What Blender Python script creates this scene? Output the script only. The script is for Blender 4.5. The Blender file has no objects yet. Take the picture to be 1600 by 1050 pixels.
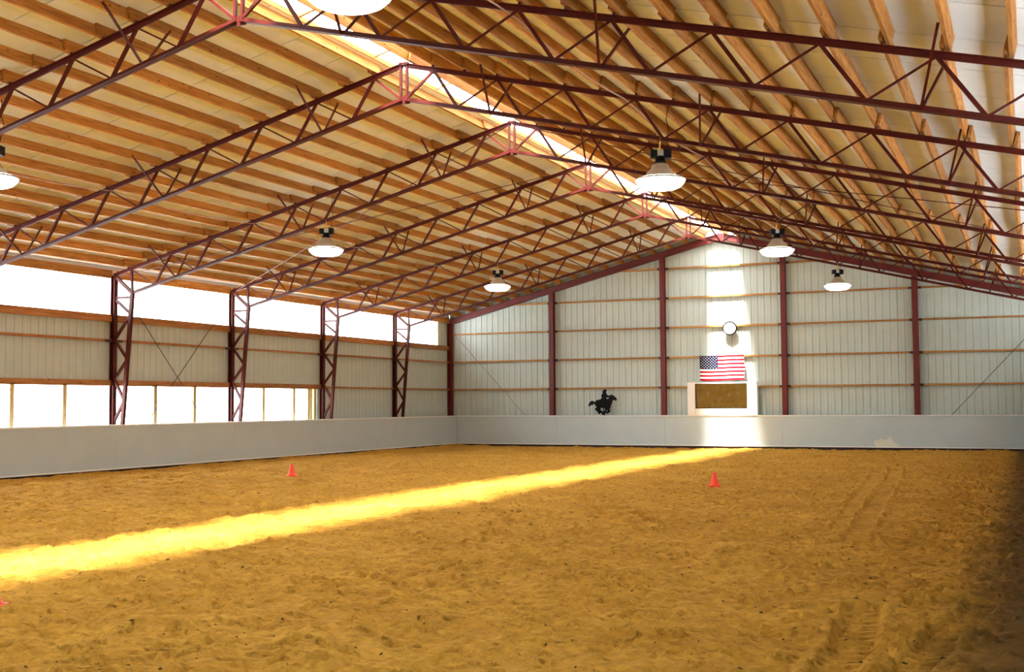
import bpy, math, random
import numpy as np
from mathutils import Vector, Matrix
from mathutils.geometry import tessellate_polygon

scene = bpy.context.scene
COL = scene.collection
random.seed(7)

# ------------------------------------------------------------------ camera
cam_data = bpy.data.cameras.new('camera')
cam = bpy.data.objects.new('camera', cam_data)
COL.objects.link(cam)
YAW, PITCH, ROLL, FPX = -0.41702, 0.05786, -0.00592, 1818.54
fw = Vector((math.sin(YAW), math.cos(YAW), 0)); rt = Vector((math.cos(YAW), -math.sin(YAW), 0)); up = Vector((0, 0, 1))
f2 = fw * math.cos(PITCH) + up * math.sin(PITCH); u2 = up * math.cos(PITCH) - fw * math.sin(PITCH)
r3 = rt * math.cos(ROLL) + u2 * math.sin(ROLL); u3 = u2 * math.cos(ROLL) - rt * math.sin(ROLL)
m = Matrix((r3, u3, -f2)).transposed().to_4x4()
m.translation = Vector((10.9685, -45.3185, 1.7636))
cam.matrix_world = m
cam_data.sensor_fit = 'HORIZONTAL'; cam_data.sensor_width = 36.0
cam_data.lens = 36.0 * FPX / 1600.0
cam_data.clip_start = 0.05; cam_data.clip_end = 600
scene.camera = cam

# ------------------------------------------------------------------ world, sun, exposure
world = bpy.data.worlds.new('overcast_sky'); scene.world = world
world.use_nodes = True
wn = world.node_tree
wn.nodes['Background'].inputs[0].default_value = (0.93, 0.97, 1.0, 1)
wn.nodes['Background'].inputs[1].default_value = 10.0
sun_data = bpy.data.lights.new('sun', 'SUN'); sun_data.energy = 42.0; sun_data.angle = math.radians(10.0)
sun_data.color = (1.0, 0.98, 0.92)
sun = bpy.data.objects.new('sun', sun_data); COL.objects.link(sun)
sun_dir = Vector((0.045, 0.62, -1.0)).normalized()
sun.rotation_euler = sun_dir.to_track_quat('-Z', 'Y').to_euler()
sun.location = (0, -40, 40)
scene.view_settings.view_transform = 'Standard'; scene.view_settings.look = 'None'
scene.view_settings.gamma = 1.0; scene.view_settings.use_curve_mapping = False
scene.view_settings.exposure = 0.18
scene.cycles.use_denoising = True
scene.cycles.max_bounces = 10; scene.cycles.diffuse_bounces = 6; scene.cycles.glossy_bounces = 3
scene.cycles.transparent_max_bounces = 12
scene.cycles.caustics_reflective = False; scene.cycles.caustics_refractive = False
scene.cycles.sample_clamp_indirect = 12.0

def portal(name, loc, sx, sy, direction):
    d = bpy.data.lights.new(name, 'AREA'); d.shape = 'RECTANGLE'; d.size = sx; d.size_y = sy
    d.cycles.is_portal = True
    o = bpy.data.objects.new(name, d); COL.objects.link(o); o.location = loc
    o.rotation_euler = Vector(direction).to_track_quat('-Z', 'Y').to_euler()
    return o

# ------------------------------------------------------------------ dimensions
HW = 12.14                      # cladding plane of the side walls
YB = -46.5                      # back wall
BAY, Y5 = 5.19619, -4.90652
def TY(i): return Y5 - (5 - i) * BAY
def roof_z(x, z0): return z0 - 0.25 * abs(x)
Z_TOP, Z_BOT, Z_PUR, Z_PAN = 8.378, 7.69, 8.45, 8.655
SLOPE = math.atan(0.25)

# ------------------------------------------------------------------ helpers
MB_V = [(-1,-1,-1),(1,-1,-1),(1,1,-1),(-1,1,-1),(-1,-1,1),(1,-1,1),(1,1,1),(-1,1,1)]
MB_F = [(0,3,2,1),(4,5,6,7),(0,1,5,4),(1,2,6,5),(2,3,7,6),(3,0,4,7)]
class MB:
    def __init__(s): s.v = []; s.f = []; s.m = []; s.smooth = []
    def add(s, vs, fs, mi=0, sm=False):
        b = len(s.v); s.v += [tuple(v) for v in vs]
        for f in fs: s.f.append(tuple(i + b for i in f)); s.m.append(mi); s.smooth.append(sm)
        return s
    def box(s, a, b, mi=0):
        c = [(a[i] + b[i]) / 2 for i in range(3)]; h = [abs(b[i] - a[i]) / 2 for i in range(3)]
        return s.add([tuple(c[i] + v[i] * h[i] for i in range(3)) for v in MB_V], MB_F, mi)
    def bar(s, a, b, w, h, side=(0, 1, 0), mi=0):
        a = Vector(a); b = Vector(b); d = (b - a).normalized(); sv = Vector(side); sv = (sv - d * sv.dot(d)).normalized(); n = d.cross(sv)
        vs = []
        for (x, y, z) in MB_V:
            p = (a if z < 0 else b) + sv * (x * w / 2) + n * (y * h / 2); vs.append(tuple(p))
        return s.add(vs, MB_F, mi)
    def tube(s, pts, r, n=6, mi=0, cap=True):
        pts = [Vector(p) for p in pts]; rings = []
        for i, p in enumerate(pts):
            d = (pts[min(i + 1, len(pts) - 1)] - pts[max(i - 1, 0)]).normalized()
            a = d.cross(Vector((0, 0, 1)));
            if a.length < 1e-3: a = d.cross(Vector((1, 0, 0)))
            a.normalize(); b = d.cross(a)
            rings.append([p + (a * math.cos(2 * math.pi * k / n) + b * math.sin(2 * math.pi * k / n)) * r for k in range(n)])
        vs = [v for r_ in rings for v in r_]; fs = []
        for i in range(len(pts) - 1):
            for k in range(n): fs.append((i * n + k, i * n + (k + 1) % n, (i + 1) * n + (k + 1) % n, (i + 1) * n + k))
        if cap: fs.append(tuple(range(n))); fs.append(tuple((len(pts) - 1) * n + k for k in range(n)))
        return s.add(vs, fs, mi, n > 5)
    def lathe(s, prof, n=28, mi=0, c=(0, 0, 0), axis='z'):
        vs = []; fs = []
        for (r, z) in prof:
            for k in range(n):
                a = 2 * math.pi * k / n
                p = (r * math.cos(a), r * math.sin(a), z) if axis == 'z' else (r * math.cos(a), z, r * math.sin(a))
                vs.append((p[0] + c[0], p[1] + c[1], p[2] + c[2]))
        for i in range(len(prof) - 1):
            for k in range(n): fs.append((i * n + k, i * n + (k + 1) % n, (i + 1) * n + (k + 1) % n, (i + 1) * n + k))
        return s.add(vs, fs, mi, True)
    def mesh(s, name, mats):
        me = bpy.data.meshes.new(name); me.from_pydata(s.v, [], s.f)
        for mt in (mats if isinstance(mats, (list, tuple)) else [mats]): me.materials.append(mt)
        me.polygons.foreach_set('material_index', s.m); me.polygons.foreach_set('use_smooth', s.smooth)
        me.update(); return me
    def build(s, name, mats, parent=None, loc=None):
        return link(name, s.mesh(name, mats), parent, loc)
def link(name, me, parent=None, loc=None, rot=None):
    o = bpy.data.objects.new(name, me); COL.objects.link(o)
    if parent is not None: o.parent = parent
    if loc is not None: o.location = loc
    if rot is not None: o.rotation_euler = rot
    return o
def empty(name, loc=(0, 0, 0)):
    o = bpy.data.objects.new(name, None); COL.objects.link(o); o.location = loc; o.empty_display_size = 0.2; return o
def tag(o, label, cat, group=None):
    o['label'] = label; o['category'] = cat
    if group: o['group'] = group
    return o
def struct(o, label=None):
    o['kind'] = 'structure'
    if label: o['label'] = label
    return o

# ------------------------------------------------------------------ materials
def new_mat(name):
    mt = bpy.data.materials.new(name); mt.use_nodes = True; nt = mt.node_tree
    return mt, nt, nt.nodes['Principled BSDF']
def N(nt, typ, **kw):
    n = nt.nodes.new(typ)
    for k, v in kw.items(): setattr(n, k, v)
    return n
def simple(name, col, rough=0.6, metal=0.0, var=0.12, scale=6.0, bump=0.0, bscale=60.0, spec=0.4):
    mt, nt, p = new_mat(name)
    p.inputs['Roughness'].default_value = rough; p.inputs['Metallic'].default_value = metal
    p.inputs['Specular IOR Level'].default_value = spec
    tc = N(nt, 'ShaderNodeTexCoord'); no = N(nt, 'ShaderNodeTexNoise'); no.inputs['Scale'].default_value = scale; no.inputs['Detail'].default_value = 5
    rp = N(nt, 'ShaderNodeValToRGB')
    rp.color_ramp.elements[0].position = 0.3; rp.color_ramp.elements[1].position = 0.7
    rp.color_ramp.elements[0].color = tuple(c * (1 - var) for c in col) + (1,)
    rp.color_ramp.elements[1].color = tuple(min(1, c * (1 + var)) for c in col) + (1,)
    nt.links.new(tc.outputs['Object'], no.inputs['Vector']); nt.links.new(no.outputs['Fac'], rp.inputs['Fac'])
    nt.links.new(rp.outputs['Color'], p.inputs['Base Color'])
    if bump:
        n2 = N(nt, 'ShaderNodeTexNoise'); n2.inputs['Scale'].default_value = bscale; bp = N(nt, 'ShaderNodeBump'); bp.inputs['Strength'].default_value = bump; bp.inputs['Distance'].default_value = 0.01
        nt.links.new(tc.outputs['Object'], n2.inputs['Vector']); nt.links.new(n2.outputs['Fac'], bp.inputs['Height']); nt.links.new(bp.outputs['Normal'], p.inputs['Normal'])
    return mt

def wood(name, light, dark, axis=1):
    mt, nt, p = new_mat(name); p.inputs['Roughness'].default_value = 0.7; p.inputs['Specular IOR Level'].default_value = 0.25
    tc = N(nt, 'ShaderNodeTexCoord'); oi = N(nt, 'ShaderNodeObjectInfo')
    mp = N(nt, 'ShaderNodeMapping'); s = [9.0, 9.0, 9.0]; s[axis] = 0.55; mp.inputs['Scale'].default_value = s
    ad = N(nt, 'ShaderNodeVectorMath', operation='ADD'); sc = N(nt, 'ShaderNodeVectorMath', operation='SCALE'); sc.inputs['Scale'].default_value = 37.0
    cb = N(nt, 'ShaderNodeCombineXYZ')
    for k in 'XYZ': nt.links.new(oi.outputs['Random'], cb.inputs[k])
    nt.links.new(cb.outputs[0], sc.inputs[0]); nt.links.new(tc.outputs['Object'], ad.inputs[0]); nt.links.new(sc.outputs[0], ad.inputs[1])
    nt.links.new(ad.outputs[0], mp.inputs['Vector'])
    no = N(nt, 'ShaderNodeTexNoise'); no.inputs['Scale'].default_value = 3.0; no.inputs['Detail'].default_value = 6; no.inputs['Distortion'].default_value = 0.6
    nt.links.new(mp.outputs[0], no.inputs['Vector'])
    rp = N(nt, 'ShaderNodeValToRGB'); rp.color_ramp.elements[0].position = 0.32; rp.color_ramp.elements[1].position = 0.62
    rp.color_ramp.elements[0].color = dark + (1,); rp.color_ramp.elements[1].color = light + (1,)
    nt.links.new(no.outputs['Fac'], rp.inputs['Fac'])
    vo = N(nt, 'ShaderNodeTexVoronoi'); vo.inputs['Scale'].default_value = 1.0; mp2 = N(nt, 'ShaderNodeMapping'); s2 = [7.0, 7.0, 7.0]; s2[axis] = 3.0; mp2.inputs['Scale'].default_value = s2
    nt.links.new(ad.outputs[0], mp2.inputs['Vector']); nt.links.new(mp2.outputs[0], vo.inputs['Vector'])
    kr = N(nt, 'ShaderNodeValToRGB'); kr.color_ramp.elements[0].position = 0.07; kr.color_ramp.elements[1].position = 0.14
    kr.color_ramp.elements[0].color = (0.25, 0.2, 0.18, 1); kr.color_ramp.elements[1].color = (1, 1, 1, 1)
    nt.links.new(vo.outputs['Distance'], kr.inputs['Fac'])
    mx = N(nt, 'ShaderNodeMix', data_type='RGBA', blend_type='MULTIPLY'); mx.inputs['Factor'].default_value = 1.0
    nt.links.new(rp.outputs['Color'], mx.inputs['A']); nt.links.new(kr.outputs['Color'], mx.inputs['B'])
    hs = N(nt, 'ShaderNodeHueSaturation'); mr = N(nt, 'ShaderNodeMapRange'); mr.inputs['To Min'].default_value = 0.75; mr.inputs['To Max'].default_value = 1.2
    nt.links.new(oi.outputs['Random'], mr.inputs['Value']); nt.links.new(mr.outputs[0], hs.inputs['Value']); nt.links.new(mx.outputs['Result'], hs.inputs['Color'])
    nt.links.new(hs.outputs['Color'], p.inputs['Base Color'])
    return mt

M = {}
M['purlin'] = wood('purlin_timber', (0.50, 0.225, 0.045), (0.30, 0.105, 0.018), 1)
M['girt_x'] = wood('girt_timber', (0.50, 0.25, 0.075), (0.32, 0.14, 0.035), 0)
M['girt_y'] = wood('rail_timber', (0.42, 0.19, 0.06), (0.26, 0.10, 0.03), 1)
M['post_wood'] = wood('post_timber', (0.62, 0.46, 0.22), (0.42, 0.29, 0.11), 2)
M['steel'] = simple('red_oxide_steel', (0.066, 0.0058, 0.003), 0.45, 0.0, 0.2, 4.0, spec=0.2)
M['steel_post'] = simple('red_painted_post', (0.13, 0.012, 0.010), 0.45, 0.0, 0.15, 3.0)
M['steel_dark'] = simple('dark_bracket_steel', (0.035, 0.014, 0.012), 0.5, 0.0, 0.15)
M['liner'] = simple('white_roof_liner', (0.79, 0.875, 0.93), 0.6, 0.0, 0.03, 3.0, spec=0.25)
M['cladding'] = simple('pale_metal_cladding', (0.52, 0.59, 0.55), 0.42, 0.0, 0.03, 2.0, spec=0.4)
M['kick'] = simple('white_kick_board', (0.50, 0.585, 0.61), 0.33, 0.0, 0.03, 1.2, spec=0.45)
M['kick_edge'] = simple('white_trim', (0.85, 0.85, 0.83), 0.4, 0.0, 0.04)
M['deck'] = simple('dark_roof_felt', (0.06, 0.05, 0.045), 0.8, 0.0, 0.1)
M['shell'] = simple('outer_sheet', (0.5, 0.5, 0.5), 0.7, 0.0, 0.03)
M['black'] = simple('black_metal', (0.004, 0.004, 0.005), 0.6, 0.0, 0.2, spec=0.12)
M['grey_metal'] = simple('galvanised_metal', (0.5, 0.5, 0.47), 0.4, 0.6, 0.1, 20)
M['strap'] = simple('yellow_strap', (0.75, 0.52, 0.12), 0.6)
M['cable'] = simple('pale_cable', (0.45, 0.30, 0.24), 0.5)
M['white_paint'] = simple('white_paint', (0.82, 0.82, 0.80), 0.45, 0.0, 0.03)
M['cone'] = simple('orange_cone_plastic', (0.95, 0.07, 0.022), 0.45, 0.0, 0.05)
M['ground'] = simple('white_bounce_ground', (0.80, 0.81, 0.82), 0.9, 0.0, 0.1, 2.0)  # ground outside whitened to bounce light up onto the ceiling
M['clod'] = simple('dark_clod', (0.09, 0.045, 0.012), 0.95, 0.0, 0.3, 30)
M['red_cloth'] = simple('red_cloth', (0.40, 0.006, 0.014), 0.9, 0.0, 0.05, spec=0.05)
M['white_cloth'] = simple('white_cloth', (0.85, 0.84, 0.82), 0.8, 0.0, 0.03)
M['blue_cloth'] = simple('blue_cloth', (0.003, 0.007, 0.040), 0.9, 0.0, 0.05, spec=0.03)

def pane_mat(name, col, refl):
    mt = bpy.data.materials.new(name); mt.use_nodes = True; nt = mt.node_tree; nt.nodes.clear()
    o = N(nt, 'ShaderNodeOutputMaterial'); t = N(nt, 'ShaderNodeBsdfTransparent'); g = N(nt, 'ShaderNodeBsdfTranslucent'); mx = N(nt, 'ShaderNodeMixShader')
    t.inputs[0].default_value = col + (1,); g.inputs[0].default_value = (0.9, 0.9, 0.88, 1); mx.inputs[0].default_value = refl
    nt.links.new(t.outputs[0], mx.inputs[1]); nt.links.new(g.outputs[0], mx.inputs[2]); nt.links.new(mx.outputs[0], o.inputs[0]); return mt
M['pane'] = pane_mat('translucent_glazing', (0.95, 0.97, 0.97), 0.10)
M['sky_pane'] = pane_mat('translucent_skylight_sheet', (0.95, 0.96, 0.96), 0.10)

# mirror
mt, nt, p = new_mat('mirror_glass'); p.inputs['Metallic'].default_value = 1.0; p.inputs['Roughness'].default_value = 0.04; p.inputs['Base Color'].default_value = (0.44, 0.44, 0.36, 1)
tc = N(nt, 'ShaderNodeTexCoord'); no = N(nt, 'ShaderNodeTexNoise'); no.inputs['Scale'].default_value = 5.0; no.inputs['Detail'].default_value = 6
mr = N(nt, 'ShaderNodeMapRange'); mr.inputs['From Min'].default_value = 0.4; mr.inputs['From Max'].default_value = 0.7; mr.inputs['To Min'].default_value = 0.02; mr.inputs['To Max'].default_value = 0.2
nt.links.new(tc.outputs['Object'], no.inputs['Vector']); nt.links.new(no.outputs['Fac'], mr.inputs['Value']); nt.links.new(mr.outputs[0], p.inputs['Roughness'])
M['mirror'] = mt
# lamp
mt, nt, p = new_mat('glowing_refractor'); p.inputs['Base Color'].default_value = (0.9, 0.95, 0.92, 1); p.inputs['Roughness'].default_value = 0.25
p.inputs['Emission Color'].default_value = (0.92, 1.0, 0.95, 1); p.inputs['Emission Strength'].default_value = 8.0
M['bowl'] = mt
M['reflector'] = simple('cream_reflector', (0.46, 0.37, 0.27), 0.35, 0.0, 0.03, 8)

# pale patch with a noisy edge on the far kick wall
nt = M['kick'].node_tree; L = nt.links.new; p = nt.nodes['Principled BSDF']; old = p.inputs['Base Color'].links[0].from_socket
tc = N(nt, 'ShaderNodeTexCoord'); sx = N(nt, 'ShaderNodeVectorMath', operation='SUBTRACT'); sx.inputs[1].default_value = (6.12, 0, 0.20); L(tc.outputs['Object'], sx.inputs[0])
ml = N(nt, 'ShaderNodeVectorMath', operation='MULTIPLY'); ml.inputs[1].default_value = (1.9, 0.5, 4.0); L(sx.outputs[0], ml.inputs[0])
ln = N(nt, 'ShaderNodeVectorMath', operation='LENGTH'); L(ml.outputs[0], ln.inputs[0])
no = N(nt, 'ShaderNodeTexNoise'); no.inputs['Scale'].default_value = 6.0; no.inputs['Detail'].default_value = 6; L(tc.outputs['Object'], no.inputs['Vector'])
ma = N(nt, 'ShaderNodeMath', operation='MULTIPLY_ADD'); ma.inputs[1].default_value = -1.6; L(no.outputs['Fac'], ma.inputs[0]); L(ln.outputs['Value'], ma.inputs[2])
mr = N(nt, 'ShaderNodeMapRange'); mr.inputs['From Min'].default_value = 0.02; mr.inputs['From Max'].default_value = -0.12; L(ma.outputs[0], mr.inputs['Value'])
mk = N(nt, 'ShaderNodeMix', data_type='RGBA', blend_type='MIX'); L(mr.outputs[0], mk.inputs['Factor']); L(old, mk.inputs['A']); mk.inputs['B'].default_value = (0.72, 0.71, 0.62, 1); L(mk.outputs['Result'], p.inputs['Base Color'])

# sand
mt, nt, p = new_mat('arena_sand'); p.inputs['Roughness'].default_value = 0.95; p.inputs['Specular IOR Level'].default_value = 0.1
tc = N(nt, 'ShaderNodeTexCoord')
n1 = N(nt, 'ShaderNodeTexNoise'); n1.inputs['Scale'].default_value = 0.7; n1.inputs['Detail'].default_value = 7; n1.inputs['Roughness'].default_value = 0.6
n2 = N(nt, 'ShaderNodeTexNoise'); n2.inputs['Scale'].default_value = 9.0; n2.inputs['Detail'].default_value = 9; n2.inputs['Roughness'].default_value = 0.72
r1 = N(nt, 'ShaderNodeValToRGB'); r1.color_ramp.elements[0].position = 0.3; r1.color_ramp.elements[1].position = 0.72
r1.color_ramp.elements[0].color = (0.455, 0.236, 0.033, 1); r1.color_ramp.elements[1].color = (0.605, 0.335, 0.055, 1)
r2 = N(nt, 'ShaderNodeValToRGB'); r2.color_ramp.elements[0].position = 0.3; r2.color_ramp.elements[1].position = 0.65
r2.color_ramp.elements[0].color = (0.62, 0.58, 0.50, 1); r2.color_ramp.elements[1].color = (1.12, 1.10, 1.08, 1)
mx = N(nt, 'ShaderNodeMix', data_type='RGBA', blend_type='MULTIPLY'); mx.inputs['Factor'].default_value = 1.0
L = nt.links.new
L(tc.outputs['Object'], n1.inputs['Vector']); L(tc.outputs['Object'], n2.inputs['Vector'])
L(n1.outputs['Fac'], r1.inputs['Fac']); L(n2.outputs['Fac'], r2.inputs['Fac']); L(r1.outputs['Color'], mx.inputs['A']); L(r2.outputs['Color'], mx.inputs['B'])
# dark flecks painted into the sand colour for the look of shaded creases
n5 = N(nt, 'ShaderNodeTexNoise'); n5.inputs['Scale'].default_value = 7.0; n5.inputs['Detail'].default_value = 10; n5.inputs['Roughness'].default_value = 0.68
mp5 = N(nt, 'ShaderNodeMapping'); mp5.inputs['Scale'].default_value = (0.8, 1.5, 1.0); mp5.inputs['Rotation'].default_value = (0, 0, 0.35); L(tc.outputs['Object'], mp5.inputs['Vector']); L(mp5.outputs[0], n5.inputs['Vector'])
r5 = N(nt, 'ShaderNodeValToRGB'); r5.color_ramp.elements[0].position = 0.56; r5.color_ramp.elements[1].position = 0.72
r5.color_ramp.elements[0].color = (1, 1, 1, 1); r5.color_ramp.elements[1].color = (0.36, 0.30, 0.22, 1); L(n5.outputs['Fac'], r5.inputs['Fac'])
mx5 = N(nt, 'ShaderNodeMix', data_type='RGBA', blend_type='MULTIPLY'); mx5.inputs['Factor'].default_value = 1.0
L(mx.outputs['Result'], mx5.inputs['A']); L(r5.outputs['Color'], mx5.inputs['B']); mx = mx5
# sand darkens towards the right-hand rail, with a noisy edge
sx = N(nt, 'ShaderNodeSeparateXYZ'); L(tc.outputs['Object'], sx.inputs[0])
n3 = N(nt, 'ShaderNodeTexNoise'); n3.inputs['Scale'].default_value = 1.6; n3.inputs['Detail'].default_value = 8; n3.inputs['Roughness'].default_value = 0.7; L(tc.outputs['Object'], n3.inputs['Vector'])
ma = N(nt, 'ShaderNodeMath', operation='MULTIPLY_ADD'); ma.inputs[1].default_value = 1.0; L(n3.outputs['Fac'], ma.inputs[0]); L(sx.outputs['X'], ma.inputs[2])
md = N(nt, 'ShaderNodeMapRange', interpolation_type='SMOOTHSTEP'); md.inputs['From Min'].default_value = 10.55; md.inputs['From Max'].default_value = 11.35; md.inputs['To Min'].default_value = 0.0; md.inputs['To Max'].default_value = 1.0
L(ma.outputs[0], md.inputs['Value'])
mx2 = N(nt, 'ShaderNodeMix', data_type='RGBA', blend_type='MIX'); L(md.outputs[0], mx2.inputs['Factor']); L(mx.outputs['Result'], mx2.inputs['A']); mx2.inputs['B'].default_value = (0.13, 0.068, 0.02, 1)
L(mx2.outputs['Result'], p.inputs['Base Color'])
bp = N(nt, 'ShaderNodeBump'); bp.inputs['Strength'].default_value = 0.8; bp.inputs['Distance'].default_value = 0.03
n4 = N(nt, 'ShaderNodeTexNoise'); n4.inputs['Scale'].default_value = 16.0; n4.inputs['Detail'].default_value = 7; L(tc.outputs['Object'], n4.inputs['Vector'])
L(n4.outputs['Fac'], bp.inputs['Height']); L(bp.outputs['Normal'], p.inputs['Normal'])
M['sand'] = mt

# ------------------------------------------------------------------ floor: churned sand
rng = np.random.default_rng(11)
xs = np.concatenate([np.linspace(-12.0, 2.0, 330, endpoint=False), np.linspace(2.0, 12.0, 470)])
ys = []; y = YB
while y < 0.05:
    ys.append(y); d = max(2.0, y + 45.3) if y > -41 else 12.0
    ys_step = 0.0023 * d + 0.005 if y > -41 else 0.25
    y += ys_step
ys = np.array(ys + [0.12])
def vnoise(X, Y, s, seed):
    g = np.random.default_rng(seed); tab = g.random((256, 256))
    u = X / s + 500.37; v = Y / s + 500.11
    i = np.floor(u).astype(int); j = np.floor(v).astype(int); fx = u - i; fy = v - j
    fx = fx * fx * (3 - 2 * fx); fy = fy * fy * (3 - 2 * fy); i0 = i % 256; j0 = j % 256; i1 = (i + 1) % 256; j1 = (j + 1) % 256
    return (tab[i0, j0] * (1 - fx) + tab[i1, j0] * fx) * (1 - fy) + (tab[i0, j1] * (1 - fx) + tab[i1, j1] * fx) * fy - 0.5
GX, GY = np.meshgrid(xs, ys)
H = 0.05 * vnoise(GX, GY, 3.1, 1) + 0.05 * vnoise(GX, GY, 0.9, 2) + 0.060 * vnoise(GX + 0.3 * GY, GY, 0.42, 3) + 0.042 * vnoise(GX, GY, 0.19, 4) + 0.024 * vnoise(GX, GY, 0.085, 5) - 0.10 * np.clip(0.22 - np.abs(vnoise(GX, GY + 0.4 * GX, 0.55, 6)) * 2.0, 0, 1) * (vnoise(GX, GY, 0.9, 7) > 0.02) - 0.07 * np.clip(0.25 - np.abs(vnoise(GX, GY, 0.26, 8)) * 2.0, 0, 1)
def dent(cx, cy, r, dep, el, ang):
    R_ = r * 2.2
    i0, i1 = np.searchsorted(xs, [cx - R_, cx + R_]); j0, j1 = np.searchsorted(ys, [cy - R_, cy + R_])
    if i1 <= i0 or j1 <= j0: return
    dx = GX[j0:j1, i0:i1] - cx; dy = GY[j0:j1, i0:i1] - cy
    a = dx * math.cos(ang) + dy * math.sin(ang); b = (-dx * math.sin(ang) + dy * math.cos(ang)) * el
    q = np.sqrt(a * a + b * b) / r
    H[j0:j1, i0:i1] += -dep * np.clip(1 - q ** 3, 0, 1) + 0.4 * dep * np.exp(-((q - 1.25) / 0.28) ** 2)
for k in range(6000):
    cx = rng.uniform(-11.3, 11.4); cy = -rng.uniform(0.6, 41.0)
    dent(cx, cy, rng.uniform(0.05, 0.11), rng.uniform(0.02, 0.085), rng.uniform(0.7, 1.5), rng.uniform(0, 6.28))
for k in range(1500):                                  # heavier churning along the right-hand rail
    dent(rng.uniform(9.8, 11.5), -rng.uniform(2, 41.0), rng.uniform(0.04, 0.09), rng.uniform(0.02, 0.05), rng.uniform(0.7, 1.5), rng.uniform(0, 6.28))
for k in range(5000):                                  # narrow scuffs with sharp lips
    cy = -41.0 + 30.0 * rng.random() ** 1.6
    dent(rng.uniform(-4.0, 11.4), cy, rng.uniform(0.04, 0.075), rng.uniform(0.03, 0.07), rng.uniform(1.8, 3.2), rng.uniform(-0.5, 0.9))
def track(pts, width, dep, tread, pitch, skew):
    pts = [np.array(p_) for p_ in pts]; s0 = 0.0
    for a, b in zip(pts[:-1], pts[1:]):
        d = b - a; ln = np.hypot(*d); d = d / ln; n = np.array([-d[1], d[0]])
        lo = np.minimum(a, b) - width; hi = np.maximum(a, b) + width
        i0, i1 = np.searchsorted(xs, [lo[0], hi[0]]); j0, j1 = np.searchsorted(ys, [lo[1], hi[1]])
        dx = GX[j0:j1, i0:i1] - a[0]; dy = GY[j0:j1, i0:i1] - a[1]
        s = dx * d[0] + dy * d[1]; t = dx * n[0] + dy * n[1]
        inside = ((s >= 0) & (s < ln)).astype(float)
        w = inside * np.clip((1 - np.abs(t) / (width / 2)) * 5, 0, 1)
        rim = inside * np.exp(-((np.abs(t) - width * 0.6) / (width * 0.12)) ** 2)
        tr = (np.sin((s + s0 + skew * np.abs(t)) * 2 * math.pi / pitch) > 0.1).astype(float)
        base = H[j0:j1, i0:i1]
        H[j0:j1, i0:i1] = base * (1 - 0.75 * w) - w * dep - w * tread * tr + rim * dep * 0.8
        s0 += ln
track([(9.60, -34.6), (9.66, -35.3), (9.72, -36.3), (9.73, -37.4), (9.70, -38.6)], 0.34, 0.03, 0.05, 0.17, 0.7)
track([(10.55, -34.0), (10.49, -34.72), (10.34, -35.67), (10.21, -36.8), (10.12, -38.3)], 0.30, 0.022, 0.055, 0.17, 0.9)
track([(7.7, -13.0), (8.01, -16.7), (8.51, -24.7), (8.86, -29.8)], 0.34, 0.035, 0.0, 0.2, 0)
track([(7.2, -12.6), (7.55, -16.1), (8.0, -22.7), (8.42, -28.0)], 0.26, 0.03, 0.0, 0.2, 0)
track([(5.35, -39.6), (5.05, -39.2), (4.98, -38.65), (5.15, -38.2)], 0.30, 0.02, 0.05, 0.15, 0.8)
track([(5.95, -38.4), (5.85, -37.9), (5.9, -37.6)], 0.26, 0.015, 0.045, 0.14, 0.8)
track([(6.75, -37.3), (6.6, -36.9), (6.56, -36.0), (6.6, -35.5)], 0.28, 0.012, 0.045, 0.14, 0.8)
H -= 0.03
# level and slightly banked at the edges
H += 0.05 * np.exp(-((GX + 11.45) / 0.35) ** 2)
nx, ny = len(xs), len(ys)
co = np.empty((ny * nx, 3), np.float32); co[:, 0] = GX.ravel(); co[:, 1] = GY.ravel(); co[:, 2] = H.ravel()
idx = np.arange(ny * nx, dtype=np.int32).reshape(ny, nx)
quads = np.stack([idx[:-1, :-1], idx[:-1, 1:], idx[1:, 1:], idx[1:, :-1]], -1).reshape(-1, 4)
me = bpy.data.meshes.new('floor'); nq = len(quads)
me.vertices.add(ny * nx); me.vertices.foreach_set('co', co.ravel())
me.loops.add(nq * 4); me.loops.foreach_set('vertex_index', quads.ravel())
me.polygons.add(nq); me.polygons.foreach_set('loop_start', np.arange(0, nq * 4, 4, dtype=np.int32))
me.polygons.foreach_set('use_smooth', np.ones(nq, bool))
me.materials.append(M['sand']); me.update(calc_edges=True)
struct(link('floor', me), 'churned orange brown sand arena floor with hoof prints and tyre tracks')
def ground_z(x, y):
    return float(H[min(ny - 1, np.searchsorted(ys, y)), min(nx - 1, np.searchsorted(xs, x))])
g = MB().add([(-150, -180, -0.2), (150, -180, -0.2), (150, 150, -0.2), (-150, 150, -0.2)], [(0, 1, 2, 3)])
struct(g.build('ground_outside', M['ground']))

# small dark clods scattered over the sand
cl = MB()
for k in range(2600):
    x = rng.uniform(-11.2, 11.3); y_ = -1.0 - 39.5 * rng.random() ** 0.8; z = ground_z(x, y_); s = rng.uniform(0.006, 0.015)
    if min(math.hypot(x - q[0], y_ - q[1]) for q in ((-5.9, -20.86), (4.68, -20.3), (2.47, -37.62))) < 0.4: continue
    a = rng.uniform(0, 6.28); ca, sa = math.cos(a), math.sin(a); e = rng.uniform(1.0, 2.6)
    pts = [(-1, 0, 0), (0, -0.6, 0), (1, 0, 0), (0, 0.6, 0), (0, 0, 0.9), (0, 0, -0.6)]
    vs = [(x + s * (p_[0] * e * ca - p_[1] * sa), y_ + s * (p_[0] * e * sa + p_[1] * ca), z + s * p_[2]) for p_ in pts]
    cl.add(vs, [(0, 1, 4), (1, 2, 4), (2, 3, 4), (3, 0, 4), (1, 0, 5), (2, 1, 5), (3, 2, 5), (0, 3, 5)])
o = cl.build('soil_clods', M['clod']); o['kind'] = 'stuff'; o['label'] = 'small dark clods of soil scattered over the sand'; o['category'] = 'soil'

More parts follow.
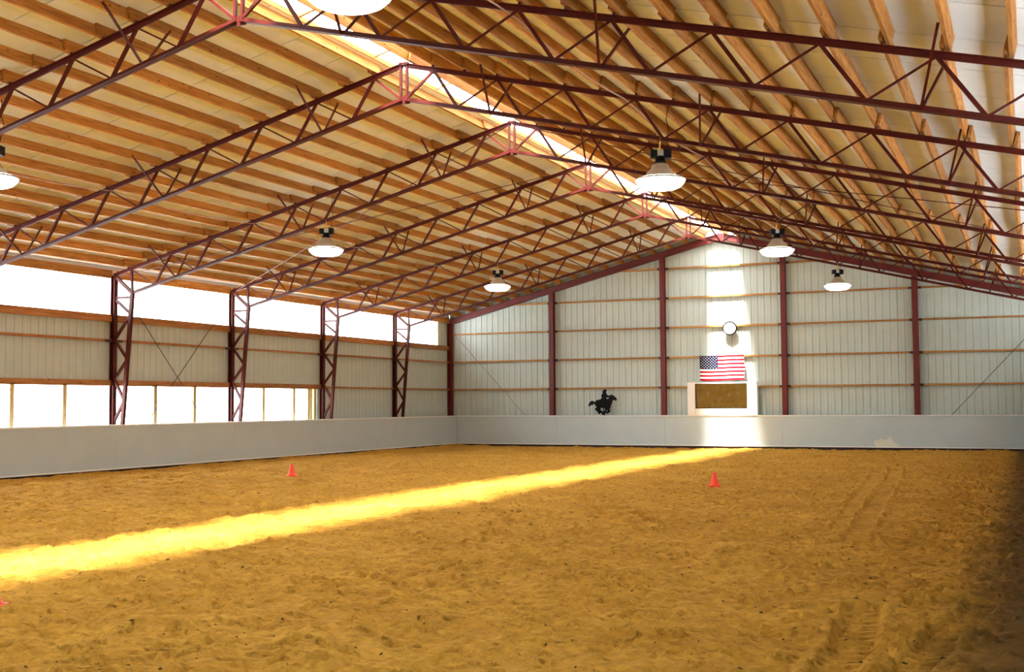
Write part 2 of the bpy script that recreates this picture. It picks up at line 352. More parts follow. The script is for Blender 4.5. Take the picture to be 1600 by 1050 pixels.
# ------------------------------------------------------------------ ceiling: liner panels, purlins
ceil = struct(empty('ceiling', (0, 0, 8.6)), 'pitched roof lined with white panels over orange timber purlins')
CO = Vector((0, 0, 8.6))
PW = 1.4
def panel_mesh(s, x0, x1):
    b = MB(); g_ = 0.014
    z0 = roof_z(x0, Z_PAN); z1 = roof_z(x1, Z_PAN); t = 0.03
    v = []
    for (yy) in (g_, PW - g_):
        for (x, z) in ((x0, z0), (x1, z1)):
            v.append((s * x, yy, z)); v.append((s * x, yy, z + t))
    b.add(v, [(0, 2, 6, 4), (1, 5, 7, 3), (0, 4, 5, 1), (2, 3, 7, 6), (0, 1, 3, 2), (4, 6, 7, 5)])
    return b.mesh('roof_panel', M['liner'])
n_pan = int(math.ceil(-YB / PW))
for s, x0 in ((-1, 0.555), (1, 0.60)):
    me = panel_mesh(s, x0, HW + 0.25)
    for k in range(n_pan): link('roof_panel', me, ceil, (0, -0.0 - (k + 1) * PW + 0.12 - 0.0, -CO.z))
    b = MB(); yy0, yy1 = YB - 0.5, 0.4
    za, zb = roof_z(x0, Z_PAN + 0.06), roof_z(HW + 0.6, Z_PAN + 0.06)
    b.add([(s * x0, yy0, za), (s * (HW + .6), yy0, zb), (s * (HW + .6), yy1, zb), (s * x0, yy1, za), (s * x0, yy0, za + .05), (s * (HW + .6), yy0, zb + .05), (s * (HW + .6), yy1, zb + .05), (s * x0, yy1, za + .05)], MB_F)
    b.build('roof_deck', M['deck'], ceil, (0, 0, -CO.z))
pl = BAY + 0.34
pm = MB().box((-0.024, -pl / 2, -0.1), (0.024, pl / 2, 0.1)).mesh('purlin', M['purlin'])
pxs = [0.69 + 0.68 * k for k in range(17)]
for bay in range(-1, 6):                                # bay between truss `bay` and the next
    ya = TY(bay); yc = ya + BAY / 2
    off = 0.028 if bay % 2 else -0.028
    for s in (-1, 1):
        for x in pxs + ([0.19] if s > 0 else []):
            xx = x + off + random.uniform(-0.006, 0.006)
            link('purlin', pm, ceil, (s * xx, min(yc, 0.05 - pl / 2 + 0.03) if bay == 5 else yc, roof_z(xx, Z_PUR + 0.103) - CO.z), (0, s * SLOPE, random.uniform(-0.002, 0.002)))

for s, x0 in ((-1, 0.555), (1, 0.60)):
    MB().bar((s * (x0 + .012), YB, roof_z(x0, Z_PAN + .045)), (s * (x0 + .012), .35, roof_z(x0, Z_PAN + .045)), 0.028, 0.10, (1, 0, 0)).build('skylight_curb', M['purlin'], ceil, (0, 0, -CO.z))

# ridge skylight
sky = struct(empty('window_1', (0, 0, 8.7)), 'bright translucent ridge skylight running along the roof peak')
SL = 2.6
for k in range(18):
    ya = -k * SL + 0.1; yb = ya - SL + 0.0
    for s, x1 in ((-1, 0.70), (1, 0.72)):
        b = MB(); zb = Z_PAN + 0.075 + (0.006 if k % 2 else 0)
        b.add([(0, ya + .06, zb), (s * x1, ya + .06, zb - .25 * x1), (s * x1, yb, zb - .25 * x1), (0, yb, zb)], [(0, 1, 2, 3)])
        b.build('skylight_sheet', M['sky_pane'], sky, (0, 0, -8.7))
for k in range(18):
    y_ = -k * SL + 0.13
    MB().bar((-0.6, y_, Z_PAN - .09), (0, y_, Z_PAN + .06), 0.05, 0.05).bar((0.68, y_, Z_PAN - .11), (0, y_, Z_PAN + .06), 0.05, 0.05).build('lap_strip', M['girt_x'], sky, (0, 0, -8.7))
portal('skylight_portal', (0, -23.2, 8.6), 1.1, 46.0, (0, 0, -1)).rotation_euler = (0, 0, 0)

# ------------------------------------------------------------------ ribbed cladding
RIB = 0.26; PANW = 4 * RIB
def ribbed(width, z0, ztop, plane):
    """profile across u with grooves set back by 2 cm; ztop(u) gives the top"""
    us = []; n = max(1, round(width / RIB))
    for k in range(n):
        u = k * RIB
        us += [(u + 0.004, 0.022), (u + 0.022, 0.0), (u + 0.105, 0.0), (u + 0.112, 0.005), (u + 0.135, 0.005), (u + 0.142, 0.0), (u + RIB - 0.022, 0.0), (u + RIB - 0.004, 0.022)]
    us = [(u, d) for u, d in us if u < width - 0.003] ; us.append((width, us[-1][1]))
    vs = []; fs = []
    for u, d in us:
        vs.append(plane(u, d, z0)); vs.append(plane(u, d, ztop(u)))
    for i in range(len(us) - 1): fs.append((2 * i, 2 * i + 2, 2 * i + 3, 2 * i + 1))
    return MB().add(vs, fs)

# far gable wall
YW = 0.10
wf = struct(empty('wall_far', (0, YW, 0)), 'far gable wall of pale ribbed metal sheets with timber girts')
k = 0; x = -HW
while x < HW - 0.01:
    w_ = min(PANW, HW - x)
    b = ribbed(w_, 0.0, lambda u, x=x: roof_z(x + u, Z_PAN + 0.02), lambda u, d, z, x=x: (x + u, d, z))
    b.build('wall_panel', M['cladding'], wf); x += PANW
MB().add([(-13, .12, -.2), (13, .12, -.2), (13, .12, 5.5), (0, .12, 8.75), (-13, .12, 5.5)], [(0, 1, 2, 3, 4)]).build('outer_sheet', M['shell'], wf)
PX = [-7.227, -2.409, 2.409, 7.227]
bounds = [-12.0] + PX + [12.0]
for z in (2.3735, 3.5694, 4.7733, 5.9639, 7.16):
    for a, c in zip(bounds[:-1], bounds[1:]):
        lim = (8.2 - z) / 0.25
        a2, c2 = max(a, -lim), min(c, lim)
        if c2 - a2 < 0.4: continue
        A = a2 + (0.09 if a2 in PX else 0.0); B_ = c2 - (0.09 if c2 in PX else 0.0)
        bm_ = MB().box((A, -0.13, z - 0.032), (B_, -0.004, z + 0.032))
        gobj = bm_.build('girt', M['girt_x'], wf)
        for e, sgn in ((a2, 1), (c2, -1)):
            if e in PX: MB().box((e + sgn * 0.07, -0.15, z - 0.05), (e + sgn * 0.24, -0.10, z - 0.036)).box((e + sgn * .07, -.155, z - .05), (e + sgn * .22, -.132, z + .034)).build('girt_clip', M['steel_dark'], gobj)

# gable frame: rafters and posts
gf = tag(empty('gable_frame', (0, 0, 0)), 'dark red steel gable frame with posts against the far wall', 'steel frame')
def ibeam(a, b, d, w, side, name, mat, parent):
    """I-section from a to b; depth d along side x axis normal, flange width w along side"""
    a = Vector(a); b = Vector(b); ax = (b - a).normalized(); sv = Vector(side).normalized(); n = ax.cross(sv).normalized()
    mb = MB()
    mb.bar(a + n * (d / 2 - .006), b + n * (d / 2 - .006), w, 0.012, sv); mb.bar(a - n * (d / 2 - .006), b - n * (d / 2 - .006), w, 0.012, sv)
    mb.bar(a, b, 0.01, d - .02, sv)
    return mb.build(name, mat, parent)
for s in (-1, 1):
    ibeam((0, -0.06, 8.325), (s * 12.1, -0.06, 8.325 - .25 * 12.1), 0.25, 0.16, (0, 1, 0), 'rafter', M['steel_post'], gf)
    ibeam((s * 12.02, -0.06, 0), (s * 12.02, -0.06, 5.25), 0.2, 0.2, (0, 1, 0), 'corner_post', M['steel_post'], gf)
for x in PX: ibeam((x, -0.10, 0), (x, -0.10, roof_z(x, 8.2)), 0.2, 0.2, (1, 0, 0), 'post', M['steel_post'], gf)
MB().box((-0.14, -0.15, 8.10), (0.14, -0.12, 8.44)).build('ridge_plate', M['steel_post'], gf)

# side walls
def side_wall(s, name, low_windows, label):
    w = struct(empty(name, (s * HW, 0, 0)), label)
    def P(x, y, z): return (x * s * -1, y, z)          # x measured inwards from the cladding
    y = 0.1
    while y > YB + 0.05:
        wd = min(PANW, y - YB)
        if low_windows and y - wd * 0.5 < -10.45 and y - wd * .5 > -41.3: z0 = 2.34
        else: z0 = 0.0
        ya = y
        if low_windows and ya > -10.32 > ya - wd: wd = ya + 10.32
        b = ribbed(wd, z0, lambda u, ya=ya: 4.2 if low_windows or ya < -0.8 else 5.6, lambda u, d, z, ya=ya: P(-d, ya - u, z)); b.build('wall_panel', M['cladding'], w)
        y -= wd
    b = ribbed(1.18, 4.2, lambda u: 5.6, lambda u, d, z: P(-d, 0.1 - u, z)); b.build('wall_panel', M['cladding'], w)
    ex = MB().box(P(-0.06, YB, 5.6), P(-0.04, .1, -.2)) if not low_windows else MB().box(P(-.06, YB, 1.12), P(-.04, .1, -.2)).box(P(-.06, YB, 4.1), P(-.04, .1, 2.5)).box(P(-.06, -10.4, 2.6), P(-.04, .1, 1)).box(P(-.06, YB, 2.6), P(-.04, -41.2, 1))
    if not low_windows: ex = MB().box(P(-0.06, YB, 4.1), P(-0.04, .1, -.2)).box(P(-.06, -1.2, 5.6), P(-.04, .1, 4.0)).box(P(-.012, YB, 5.6), P(.0, .1, 4.84))
    ex.box(P(-.06, YB, 5.8), P(-.04, .1, 5.3)).box(P(-.06, -1.0, 5.4), P(-.04, .1, 4))
    ex.build('outer_sheet', M['shell'], w)
    ylines = [0.0] + [TY(i) for i in range(5, -3, -1)] + [YB]
    for ya, yb in zip(ylines[:-1], ylines[1:]):
        A, B_ = ya - 0.07, yb + 0.07
        MB().box(P(0.0, A, 3.53), P(0.11, B_, 3.59)).build('girt', M['girt_y'], w)
        if not (low_windows and -41.5 < (ya + yb) / 2 < -10.2):
            MB().box(P(0.0, A, 2.35), P(0.11, B_, 2.41)).build('girt', M['girt_y'], w)
        else:
            MB().box(P(0.02, A, 2.31), P(0.10, B_, 2.47)).build('window_header', M['girt_y'], w)
        MB().box(P(0.02, A, 4.07), P(0.10, B_, 4.27)).build('window_sill_rail', M['girt_y'], w)
        MB().box(P(0.03, A, 5.27), P(0.09, B_, 5.50)).build('eave_board', M['purlin'], w)
        for e, sg in ((ya, -1), (yb, 1)):
            if e not in (0.0, YB): MB().box(P(0.11, e + sg * 0.06, 3.51), P(0.135, e + sg * 0.32, 3.575)).build('girt_clip', M['steel_dark'], w)
    return w
wl = side_wall(-1, 'wall_left', True, 'left wall of pale ribbed metal sheets between two rows of windows')
wr = side_wall(1, 'wall_right', False, 'right wall of pale ribbed metal sheets')
wb = struct(empty('wall_back', (0, YB, 0)))
MB().add([(-13, 0, -.2), (13, 0, -.2), (13, 0, 5.6), (0, 0, 8.7), (-13, 0, 5.6)], [(0, 1, 2, 3, 4)]).build('wall_panel', M['cladding'], wb)

# eave windows (both sides) and low windows (left)
def window(name, s, y0, y1, z0, z1, cuts, label, jambs):
    w = struct(empty(name, (s * (HW + .03), 0, 0)), label)
    ed = [y0] + cuts + [y1]
    for a, b in zip(ed[:-1], ed[1:]):
        MB().add([(0, a - .002, z0), (0, b + .002, z0), (0, b + .002, z1), (0, a - .002, z1)], [(0, 1, 2, 3)]).build('pane', M['pane'], w)
    for yj in jambs:
        MB().box((-0.02 * s, yj - 0.02, z0), (-0.07 * s, yj + 0.02, z1)).build('jamb', M['post_wood'], w)
    portal('window_portal', (s * (HW + .01), (y0 + y1) / 2, (z0 + z1) / 2), abs(y1 - y0), z1 - z0, (-s, 0, 0)).rotation_euler = (math.pi / 2, 0, math.pi / 2 * (1 if s > 0 else -1) + math.pi)
    return w
cutsU = [TY(i) for i in range(5, -3, -1)]
window('window_2', -1, -1.085, YB, 4.22, 5.34, cutsU, 'long bright strip of eave windows along the left wall', [-1.06])
lowcuts = []
for i in range(3, -3, -1): lowcuts += [TY(i) + 2 * BAY / 3, TY(i) + BAY / 3, TY(i)]
lowcuts = lowcuts[:-1]
lowcuts[0:1] = [TY(3) + 2 * BAY / 3]
window('window_4', 1, -1.2, YB, 4.22, 4.86, cutsU, 'strip of eave windows along the right wall', [-1.2])
wlow = window('window_3', -1, -10.97, -41.28, 1.10, 2.36, [c for c in lowcuts if c > -41.2], 'row of low bright windows above the left kick wall', [])
for c in lowcuts:
    if min(abs(c - TY(i)) for i in range(-3, 6)) > 0.3:
        MB().box((0.02, c - 0.065, 1.1), (0.13, c + 0.065, 2.36)).build('mullion_post', M['post_wood'], wlow)
for c in (-10.93, -10.78, -10.55): MB().box((0.02, c - 0.05, 1.1), (0.12, c + 0.05, 2.36)).build('mullion_post', M['post_wood'], wlow)

# ------------------------------------------------------------------ kick walls
def kick(name, a, b, inward, label, n, length_axis):
    r = tag(empty(name, ((a[0] + b[0]) / 2, (a[1] + b[1]) / 2, 0)), label, 'kick wall')
    A = Vector((a[0], a[1], 0)); Bv = Vector((b[0], b[1], 0)); C_ = (A + Bv) / 2; inw = Vector(inward)
    d = (Bv - A).normalized()
    for k in range(n):
        p0 = A.lerp(Bv, k / n) + d * 0.003 - C_; p1 = A.lerp(Bv, (k + 1) / n) - d * 0.003 - C_
        q0 = p0 - inw * 0.025; q1 = p1 - inw * 0.025
        z0, z1 = 0.055, 1.215
        vs = [(p0.x, p0.y, z0), (p1.x, p1.y, z0), (q1.x, q1.y, z0), (q0.x, q0.y, z0), (p0.x, p0.y, z1), (p1.x, p1.y, z1), (q1.x, q1.y, z1), (q0.x, q0.y, z1)]
        kp = MB().add(vs, MB_F).build('kick_panel', M['kick'], r)
        MB().bar((p0 - inw * .05).to_tuple()[:2] + (0.0,), (p1 - inw * .05).to_tuple()[:2] + (0.0,), 0.14, 0.03, (0, 0, 1)).build('gap_shade_strip', M['steel_dark'], kp)  # added dark strip that makes the gap under the panel read as shade
        e0 = p0 + inw * 0.012; e1 = p1 + inw * 0.012
        MB().bar((e0.x, e0.y, 0.07), (e1.x, e1.y, 0.07), 0.035, 0.03, (0, 0, 1)).build('bottom_trim', M['kick_edge'], kp)
        MB().bar((p0 - inw * .07).to_tuple()[:2] + (1.235,), (p1 - inw * .07).to_tuple()[:2] + (1.235,), 0.04, 0.2, (0, 0, 1)).build('cap_board', M['kick_edge'], r)
    return r
KX = 11.594; KY = -0.35
kick('kick_wall', (-KX, KY), (-KX, YB + .1), (1, 0, 0), 'long white kick wall below the bright left windows', 9, 1)
kick('kick_wall', (-KX, KY), (KX, KY), (0, -1, 0), 'white kick wall along the far gable end', 5, 0)
kick('kick_wall', (KX, KY), (KX, YB + .1), (-1, 0, 0), 'white kick wall along the right side', 9, 1)

# ------------------------------------------------------------------ trusses
TN = [0.66 + 1.347 * k for k in range(9)]               # top chord nodes
BN = [1.15 + 1.351 * k for k in range(8)]               # bottom chord nodes
def build_truss():
    parts = []
    def part(name, mb, mat='steel'): parts.append((name, mb.mesh(name, M[mat])))
    for s in (-1, 1):
        def X(x, z, y=0.0): return (s * x, y, z)
        def zt(x): return roof_z(x, Z_TOP)
        def zb(x): return roof_z(x, Z_BOT)
        part('top_chord', MB().bar(X(0.02, zt(.02) + .025, -.035), X(12.05, zt(12.05) + .025, -.035), .055, .012).bar(X(0.02, zt(.02) + .025, .035), X(12.05, zt(12.05) + .025, .035), .055, .012).bar(X(.02, zt(.02) - .01, -.012), X(12.05, zt(12.05) - .01, -.012), .01, .09).bar(X(.02, zt(.02) - .01, .012), X(12.05, zt(12.05) - .01, .012), .01, .09))
        part('bottom_chord', MB().bar(X(0.03, zb(.03) - .02, -.035), X(11.39, zb(11.39) - .02, -.035), .055, .012).bar(X(0.03, zb(.03) - .02, .035), X(11.39, zb(11.39) - .02, .035), .055, .012).bar(X(.03, zb(.03) + .012, -.012), X(11.39, zb(11.39) + .012, -.012), .01, .075).bar(X(.03, zb(.03) + .012, .012), X(11.39, zb(11.39) + .012, .012), .01, .075))
        part('ridge_post', MB().box(X(0.048, 7.62, -.03), X(0.09, 8.40, .03)))
        part('web_strut', MB().bar(X(TN[0], zt(TN[0]) - .03), X(0.06, zb(.06) + .03), .045, .045))
        for k in range(8):
            part('web_strut', MB().bar(X(TN[k], zt(TN[k]) - .03), X(BN[k], zb(BN[k]) + .03), .05, .05))
            part('web_rod', MB().bar(X(TN[k + 1], zt(TN[k + 1]) - .03), X(BN[k] + .05, zb(BN[k]) + .03), .028, .028))
        xk = 11.39; zk = zb(xk)
        part('web_strut', MB().bar(X(TN[8], zt(TN[8])), X(xk, zk), .06, .06))
        part('web_strut', MB().bar(X(12.02, 5.36), X(xk, zk), .085, .085))
        # column
        part('column_outer_chord', MB().box(X(11.965, -.05, -.07), X(11.98, 5.36, .07)).box(X(12.085, -.05, -.07), X(12.1, 5.36, .07)).box(X(11.98, -.05, -.006), X(12.085, 5.36, .006)))
        def xi(z): return 11.39 + (zk - z) * 0.0805
        part('column_inner_chord', MB().bar(X(xk, zk), X(xi(0), -.05), .095, .095))
        part('column_strut', MB().bar(X(11.98, 4.73), X(xi(4.73), 4.73), .06, .06))
        zz = [(0, 4.68), (1, 4.27), (0, 3.58), (1, 3.03), (0, 2.48), (1, 1.9), (0, 1.32), (1, 0.72), (0, 0.15)]
        for (a, z0), (b, z1) in zip(zz[:-1], zz[1:]):
            p0 = X(11.98 if a == 0 else xi(z0), z0); p1 = X(11.98 if b == 0 else xi(z1), z1)
            part('column_strut', MB().bar(p0, p1, .065, .065))
        part('base_plate', MB().box(X(11.7, -.06, -.12), X(12.12, -.04, .12)))
        # purlin clips
        for x in pxs:
            part('purlin_clip', MB().bar(X(x - .055, zt(x) + .04, 0), X(x - .055 + .04, zt(x) + .21, 0), .09, .012))
        # flange braces up to the purlins on both sides
        for xb, k in ((1.86, 2), (5.88, 8), (9.9, 14)):
            for sy in (-1, 1):
                part('flange_brace', MB().bar(X(xb, zb(xb), sy * .03), X(pxs[k] - .05, roof_z(pxs[k], Z_PUR + .09), sy * .78), .032, .032, (1, 0, 0)))
    part('gusset_plate', MB().box((-.13, -.012, 7.60), (.13, .012, 7.76)))
    part('ridge_plate', MB().box((-.10, -.05, 8.36), (.10, .05, 8.42)))
    return parts
tparts = build_truss()
tlab = {-1: 'red steel roof truss closest to the viewer, carrying the big foreground lamp',
        0: 'red steel roof truss meeting the ridge at the upper left edge of the photo',
        1: 'red steel roof truss carrying the lamp nearest the middle of the roof',
        2: 'red steel roof truss on the leftmost visible wall column',
        3: 'red steel roof truss on the second visible wall column from the left',
        4: 'red steel roof truss on the third visible wall column from the left',
        5: 'red steel roof truss nearest the far gable wall'}
for i in range(5, -2, -1):
    t = tag(empty('roof_truss', (0, TY(i), 0)), tlab[i], 'roof truss', 'red steel trusses under the roof')
    for n_, me_ in tparts: link(n_, me_, t)

# ------------------------------------------------------------------ bracing rods and cables
def rod(name, pts, r, mat, label, cat, group):
    c = Vector(pts[0])
    mb = MB().tube([Vector(p_) - c for p_ in pts], r, 6)
    return tag(mb.build(name, M[mat], None, c), label, cat, group)
y2, y3 = TY(2), TY(3)
zr = lambda x: roof_z(x, 8.34)
for s, sd in ((-1, 'left'), (1, 'right')):
    rod('bracing_rod', [(s * .1, y2, zr(.1)), (s * 11.9, y3, zr(11.9))], .011, 'steel', 'thin red roof rod rising toward the viewer on the %s slope' % sd, 'rod', 'roof bracing rods')
    rod('bracing_rod', [(s * .1, y3, zr(.1) - .04), (s * 11.9, y2, zr(11.9) - .04)], .011, 'steel', 'thin red roof rod rising toward the far wall on the %s slope' % sd, 'rod', 'roof bracing rods')
rod('bracing_rod', [(-12.0, y2 + .08, 5.2), (-12.0, y3 - .08, .0)], .011, 'steel_dark', 'thin wall rod sloping down to the right between left columns', 'rod', 'wall bracing rods')
rod('bracing_rod', [(-11.975, y2 + .08, .0), (-11.975, y3 - .08, 5.2)], .011, 'steel_dark', 'thin wall rod sloping up to the right between left columns', 'rod', 'wall bracing rods')
rod('bracing_rod', [(-11.85, -.15, 4.83), (-7.35, -.15, .1)], .011, 'cable', 'thin diagonal rod across the far wall in the left corner', 'rod', 'wall bracing rods')
rod('bracing_rod', [(11.85, -.15, 4.98), (7.35, -.15, .12)], .011, 'steel_dark', 'thin diagonal rod across the far wall in the right corner', 'rod', 'wall bracing rods')
def sagline(x, ya, yb, zoff, n=40, sag=.12):
    pts = []
    for k in range(n + 1):
        y_ = ya + (yb - ya) * k / n; ph = ((y_ - TY(0)) / BAY) % 1.0
        pts.append((x, y_, roof_z(x, zoff) - sag * 4 * ph * (1 - ph)))
    return pts
rod('power_cable', sagline(-7.3, TY(0), TY(4), 8.30), .010, 'cable', 'thin pale cable slung under the left roof slope', 'cable', 'power cables')
rod('power_cable', sagline(4.58, TY(-1), TY(5), 8.30), .012, 'cable', 'thin pale cable slung under the right roof slope', 'cable', 'power cables')

# ------------------------------------------------------------------ lamps
def lamp_meshes():
    bowl = MB().lathe([(.30, .045), (.40, .03), (.437, 0), (.43, -.03), (.40, -.075), (.345, -.125), (.29, -.15), (.15, -.165), (.001, -.17)], 32)
    rim = MB().lathe([(.425, .022), (.442, .012), (.446, -.004), (.438, -.012)], 32)
    refl = MB().lathe([(.11, .285), (.135, .275), (.17, .20), (.19, .19), (.215, .145), (.235, .14), (.27, .06), (.31, .045)], 28)
    neck = MB().lathe([(.001, .42), (.085, .42), (.085, .34), (.105, .33), (.11, .28), (.001, .275)], 16)
    ball = MB().box((-.17, -.07, .39), (-.055, .07, .53)).box((.06, -.08, .38), (.19, .08, .54)); ball2 = MB().box((-.05, -.05, .41), (.055, .05, .52))
    strap = MB().tube([(-.06, 0, .40), (-.045, 0, .53), (-.01, 0, .57), (0, 0, .64), (0, 0, .70)], .014, 6).tube([(.06, 0, .40), (.04, 0, .53), (.01, 0, .57)], .012, 6)
    hook = MB().tube([(0, -.055, .665), (0, -.06, .73), (0, 0, .755), (0, .06, .73), (0, .055, .665), (0, 0, .65), (0, -.055, .665)], .012, 6)
    cord = MB().tube([(.09, 0, .54), (.14, 0, .62), (.12, .07, .74), (.17, .07, .92), (.12, .06, 1.1), (.16, 0, 1.36)], .008, 5)
    return [('bowl', bowl.mesh('bowl', M['bowl'])), ('rim', rim.mesh('rim', M['grey_metal'])), ('reflector', refl.mesh('reflector', M['reflector'])), ('neck', neck.mesh('neck', M['black'])),
            ('ballast_box', ball.mesh('ballast_box', M['black'])), ('bracket', ball2.mesh('bracket', M['grey_metal'])), ('strap', strap.mesh('strap', M['strap'])), ('hook', hook.mesh('hook', M['strap'])), ('cord', cord.mesh('cord', M['black']))]
lm = lamp_meshes()
lamps = [(-1, 1, 'large glowing white lamp cut off by the top edge, nearest the viewer'),
         (0, -1, 'glowing white lamp cut off by the left edge of the photo'),
         (1, 1, 'glowing white lamp hanging in front of the skylight right of centre'),
         (2, -1, 'glowing white lamp under the left slope, nearer of the two whole ones'),
         (3, 1, 'glowing white lamp close to the gable peak on its right'),
         (4, -1, 'glowing white lamp under the left slope, farther of the two whole ones'),
         (5, 1, 'farthest lamp on the right, hanging against the far gable wall')]
for (i, s, lab) in lamps:
    zc = roof_z(5.17, Z_BOT) - .725
    if i == 5: zc += 0.02
    t = tag(empty('pendant_lamp', (s * (5.21 if i == -1 else 5.15), TY(i), zc)), lab, 'lamp', 'pendant lamps')
    t.rotation_euler = (0, 0, 0.42 + random.uniform(-.3, .3))
    made = {}
    for n_, me_ in lm: made[n_] = link(n_, me_, made[{'rim': 'bowl', 'bracket': 'ballast_box', 'hook': 'strap'}[n_]] if n_ in ('rim', 'bracket', 'hook') else t)

# ------------------------------------------------------------------ things on the far wall
# mirror in a white surround
mb = tag(empty('wall_mirror', (0.02, -0.30, 1.25)), 'wide arena mirror in a white surround under the flag', 'mirror')
def fr(x0, x1, z0, z1, n_): MB().box((x0, -.10, z0), (x1, .10, z1)).build(n_, M['white_paint'], mb)
fr(-1.38, -1.07, 0.0, 1.30, 'surround'); fr(0.98, 1.38, 0.0, 1.30, 'surround'); fr(-1.066, .976, 1.245, 1.30, 'surround'); fr(-1.066, .976, 0.0, .27, 'surround')
gl = MB().box((-1.03, -.01, -.49), (1.03, .01, .49)).build('glass', M['mirror'], mb, (-.045, -.03, .757)); gl.rotation_euler = (math.radians(4.2), 0, 0)
MB().box((-1.07, .04, .25), (.98, .06, 1.27)).build('backing', M['black'], mb)
bb = MB()
for (x0, x1, z0, z1) in ((-1.07, .98, 1.225, 1.245), (-1.07, .98, .27, .285), (-1.07, -1.055, .285, 1.225), (.965, .98, .285, 1.225)): bb.box((x0, -.105, z0), (x1, -.07, z1))
bb.build('glass_frame', M['steel_dark'], mb)

# flag
FWD, FHT = 1.77, 0.98
fl = tag(empty('flag', (-0.90, -0.19, 3.60)), 'american flag hanging on the far wall above the mirror', 'flag')
def wave(u, v): return 0.02 * math.sin(u * 9 + v * 2.0) * (0.25 + u / FWD) + 0.012 * math.sin(u * 23 + v * 5) * (u / FWD) ** 2
def edge(u, v): return u * (1 - 0.012 * math.sin(v * 9) * (u / FWD)), v + 0.012 * math.sin(u * 3.2)
def cloth(u0, u1, v0, v1, nu, nv, off=0.0):
    vs = []; fs = []
    for j in range(nv + 1):
        for i in range(nu + 1):
            u = u0 + (u1 - u0) * i / nu; v = v0 + (v1 - v0) * j / nv; a, b = edge(u, v); vs.append((a, -wave(u, v) - off, -b))
    for j in range(nv):
        for i in range(nu): q = j * (nu + 1) + i; fs.append((q, q + nu + 1, q + nu + 2, q + 1))
    return vs, fs
sh = FHT / 13
for k in range(13):
    u0 = 0.72 if k < 7 else 0.0
    vs, fs = cloth(u0, FWD, k * sh, (k + 1) * sh, 36, 1)
    MB().add(vs, fs, 0, True).build('stripe', M['red_cloth' if k % 2 == 0 else 'white_cloth'], fl)
vs, fs = cloth(0, .72, 0, 7 * sh, 16, 8); canton = MB().add(vs, fs, 0, True).build('canton', M['blue_cloth'], fl)
st = MB()
for r in range(9):
    for c in range(6 if r % 2 == 0 else 5):
        u = .72 * ((c * 2 + (1 if r % 2 == 0 else 2)) / 12); v = 7 * sh * (r + 1) / 10; vs = []
        for k in range(10):
            rr = .027 if k % 2 == 0 else .011; a_ = math.pi / 2 + k * math.pi / 5
            uu, vv = u + rr * math.cos(a_), v - rr * math.sin(a_); a, b = edge(uu, vv); vs.append((a, -wave(uu, vv) - .006, -b))
        a, b = edge(u, v); vs.append((a, -wave(u, v) - .006, -b))
        st.add(vs, [(10, k, (k + 1) % 10) for k in range(10)])
o = st.build('star_field', M['white_cloth'], canton); o['kind'] = 'stuff'

# round disc on the girt
dk = tag(empty('wall_disc', (0.32, -0.17, 4.66)), 'round white disc with dark rim mounted high on the far wall', 'wall disc')
MB().lathe([(.001, -.035), (.23, -.03), (.245, -.015)], 32, 0, axis='y').build('face', M['white_paint'], dk)
MB().lathe([(.243, -.05), (.275, -.045), (.28, 0), (.27, .06), (.24, .07), (.001, .07)], 32, 0, axis='y').build('rim', M['black'], dk)
MB().box((-.05, .06, -.1), (.05, .2, .1)).build('bracket', M['steel_dark'], dk)

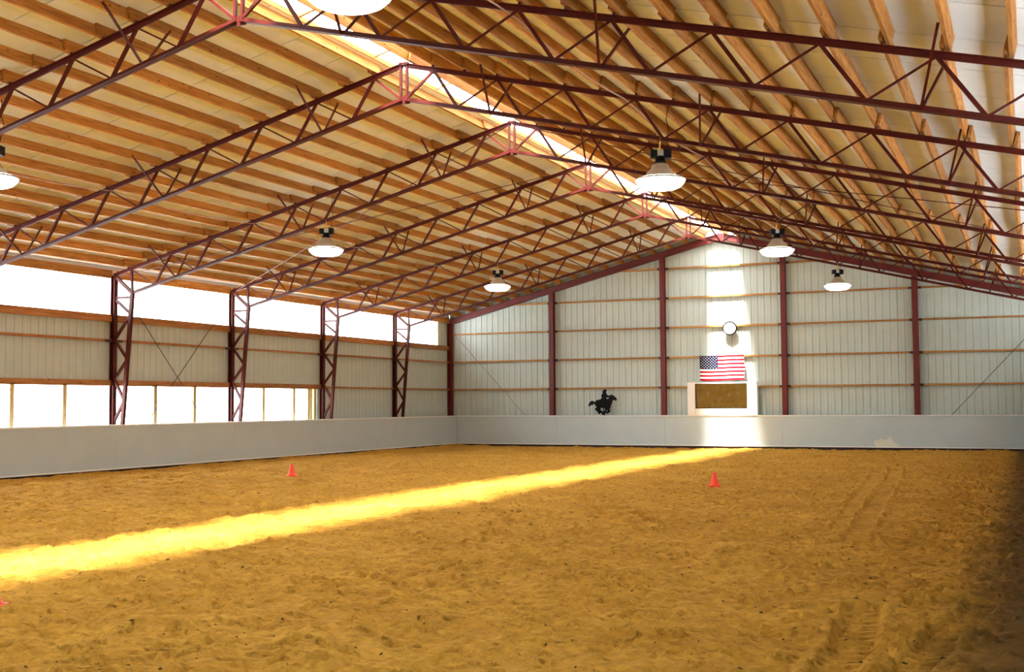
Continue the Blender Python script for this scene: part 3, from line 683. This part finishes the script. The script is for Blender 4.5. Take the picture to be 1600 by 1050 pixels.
# horse and rider cut-out standing on the kick wall cap
outer = [(790,320),(812,298),(826,264),(850,272),(872,262),(892,295),(874,312),(884,350),(905,380),(960,386),(978,358),(996,372),(1040,395),(1075,425),(1097,460),(1082,492),(1060,482),(1035,470),(1005,486),(995,530),(970,580),(960,630),(935,652),(957,660),(964,685),(940,715),(905,737),(870,728),(855,735),(840,765),(815,770),(790,748),(762,715),(745,747),(715,745),(700,705),(670,675),(638,655),(665,622),(682,600),(650,580),(635,545),(617,542),(600,572),(572,566),(540,590),(503,588),(520,545),(550,500),(585,485),(625,503),(640,512),(680,475),(740,462),(775,450),(785,425),(776,385),(800,345),(812,322)]
holes = [[(868,424),(900,430),(938,418),(915,456),(895,452)], [(772,620),(756,660),(790,688),(820,712),(838,690),(852,640),(815,630)], [(878,682),(896,668),(906,686),(890,698)]]
SC = 0.0021
def cv(p_): return Vector(((p_[0] - 815) * SC, (770 - p_[1]) * SC, 0))
polys = [[cv(p_) for p_ in outer]] + [[cv(p_) for p_ in h_] for h_ in holes]
tris = tessellate_polygon(polys); flat = [v for pl_ in polys for v in pl_]; nv = len(flat)
vs = [(v.x, -.012, v.y) for v in flat] + [(v.x, .012, v.y) for v in flat]
fs = [tuple(t_) for t_ in tris] + [tuple(i + nv for i in reversed(t_)) for t_ in tris]
b0 = 0
for pl_ in polys:
    n_ = len(pl_)
    for k in range(n_): fs.append((b0 + k, b0 + (k + 1) % n_, b0 + (k + 1) % n_ + nv, b0 + k + nv))
    b0 += n_
hr = tag(empty('horse_silhouette', (-4.92, -0.30, 1.255)), 'black cut-out of a galloping horse and hatted rider on the far kick wall', 'silhouette')
MB().add(vs, fs).build('cutout', M['black'], hr)
MB().box((-.12, -.03, -.004), (.12, .05, .012)).box((-.02, .012, 0), (.02, .03, .4)).build('stand', M['black'], hr)

# ------------------------------------------------------------------ cones
def cone(x, y_, rot, tip, lab):
    z = ground_z(x, y_)
    t = tag(empty('traffic_cone', (x, y_, z)), lab, 'cone', 'orange cones on the sand')
    MB().lathe([(.112, .012), (.108, .025), (.095, .035), (.036, .275), (.026, .287), (.001, .289)], 24).build('cone_body', M['cone'], t)
    b = MB(); n_ = 24
    b.box((-.125, -.125, -.02), (.125, .125, .014)); b.build('base', M['cone'], t)
    t.rotation_euler = (tip, 0, rot)
    return t
cone(-5.90, -20.86, .5, 0, 'small orange cone left of the sun streak by the left wall')
cone(4.68, -20.3, .2, 0, 'small orange cone below the mirror, right of the sun streak')
cone(2.435, -37.60, .45, 0, 'orange cone at the left edge, only its base corner showing')
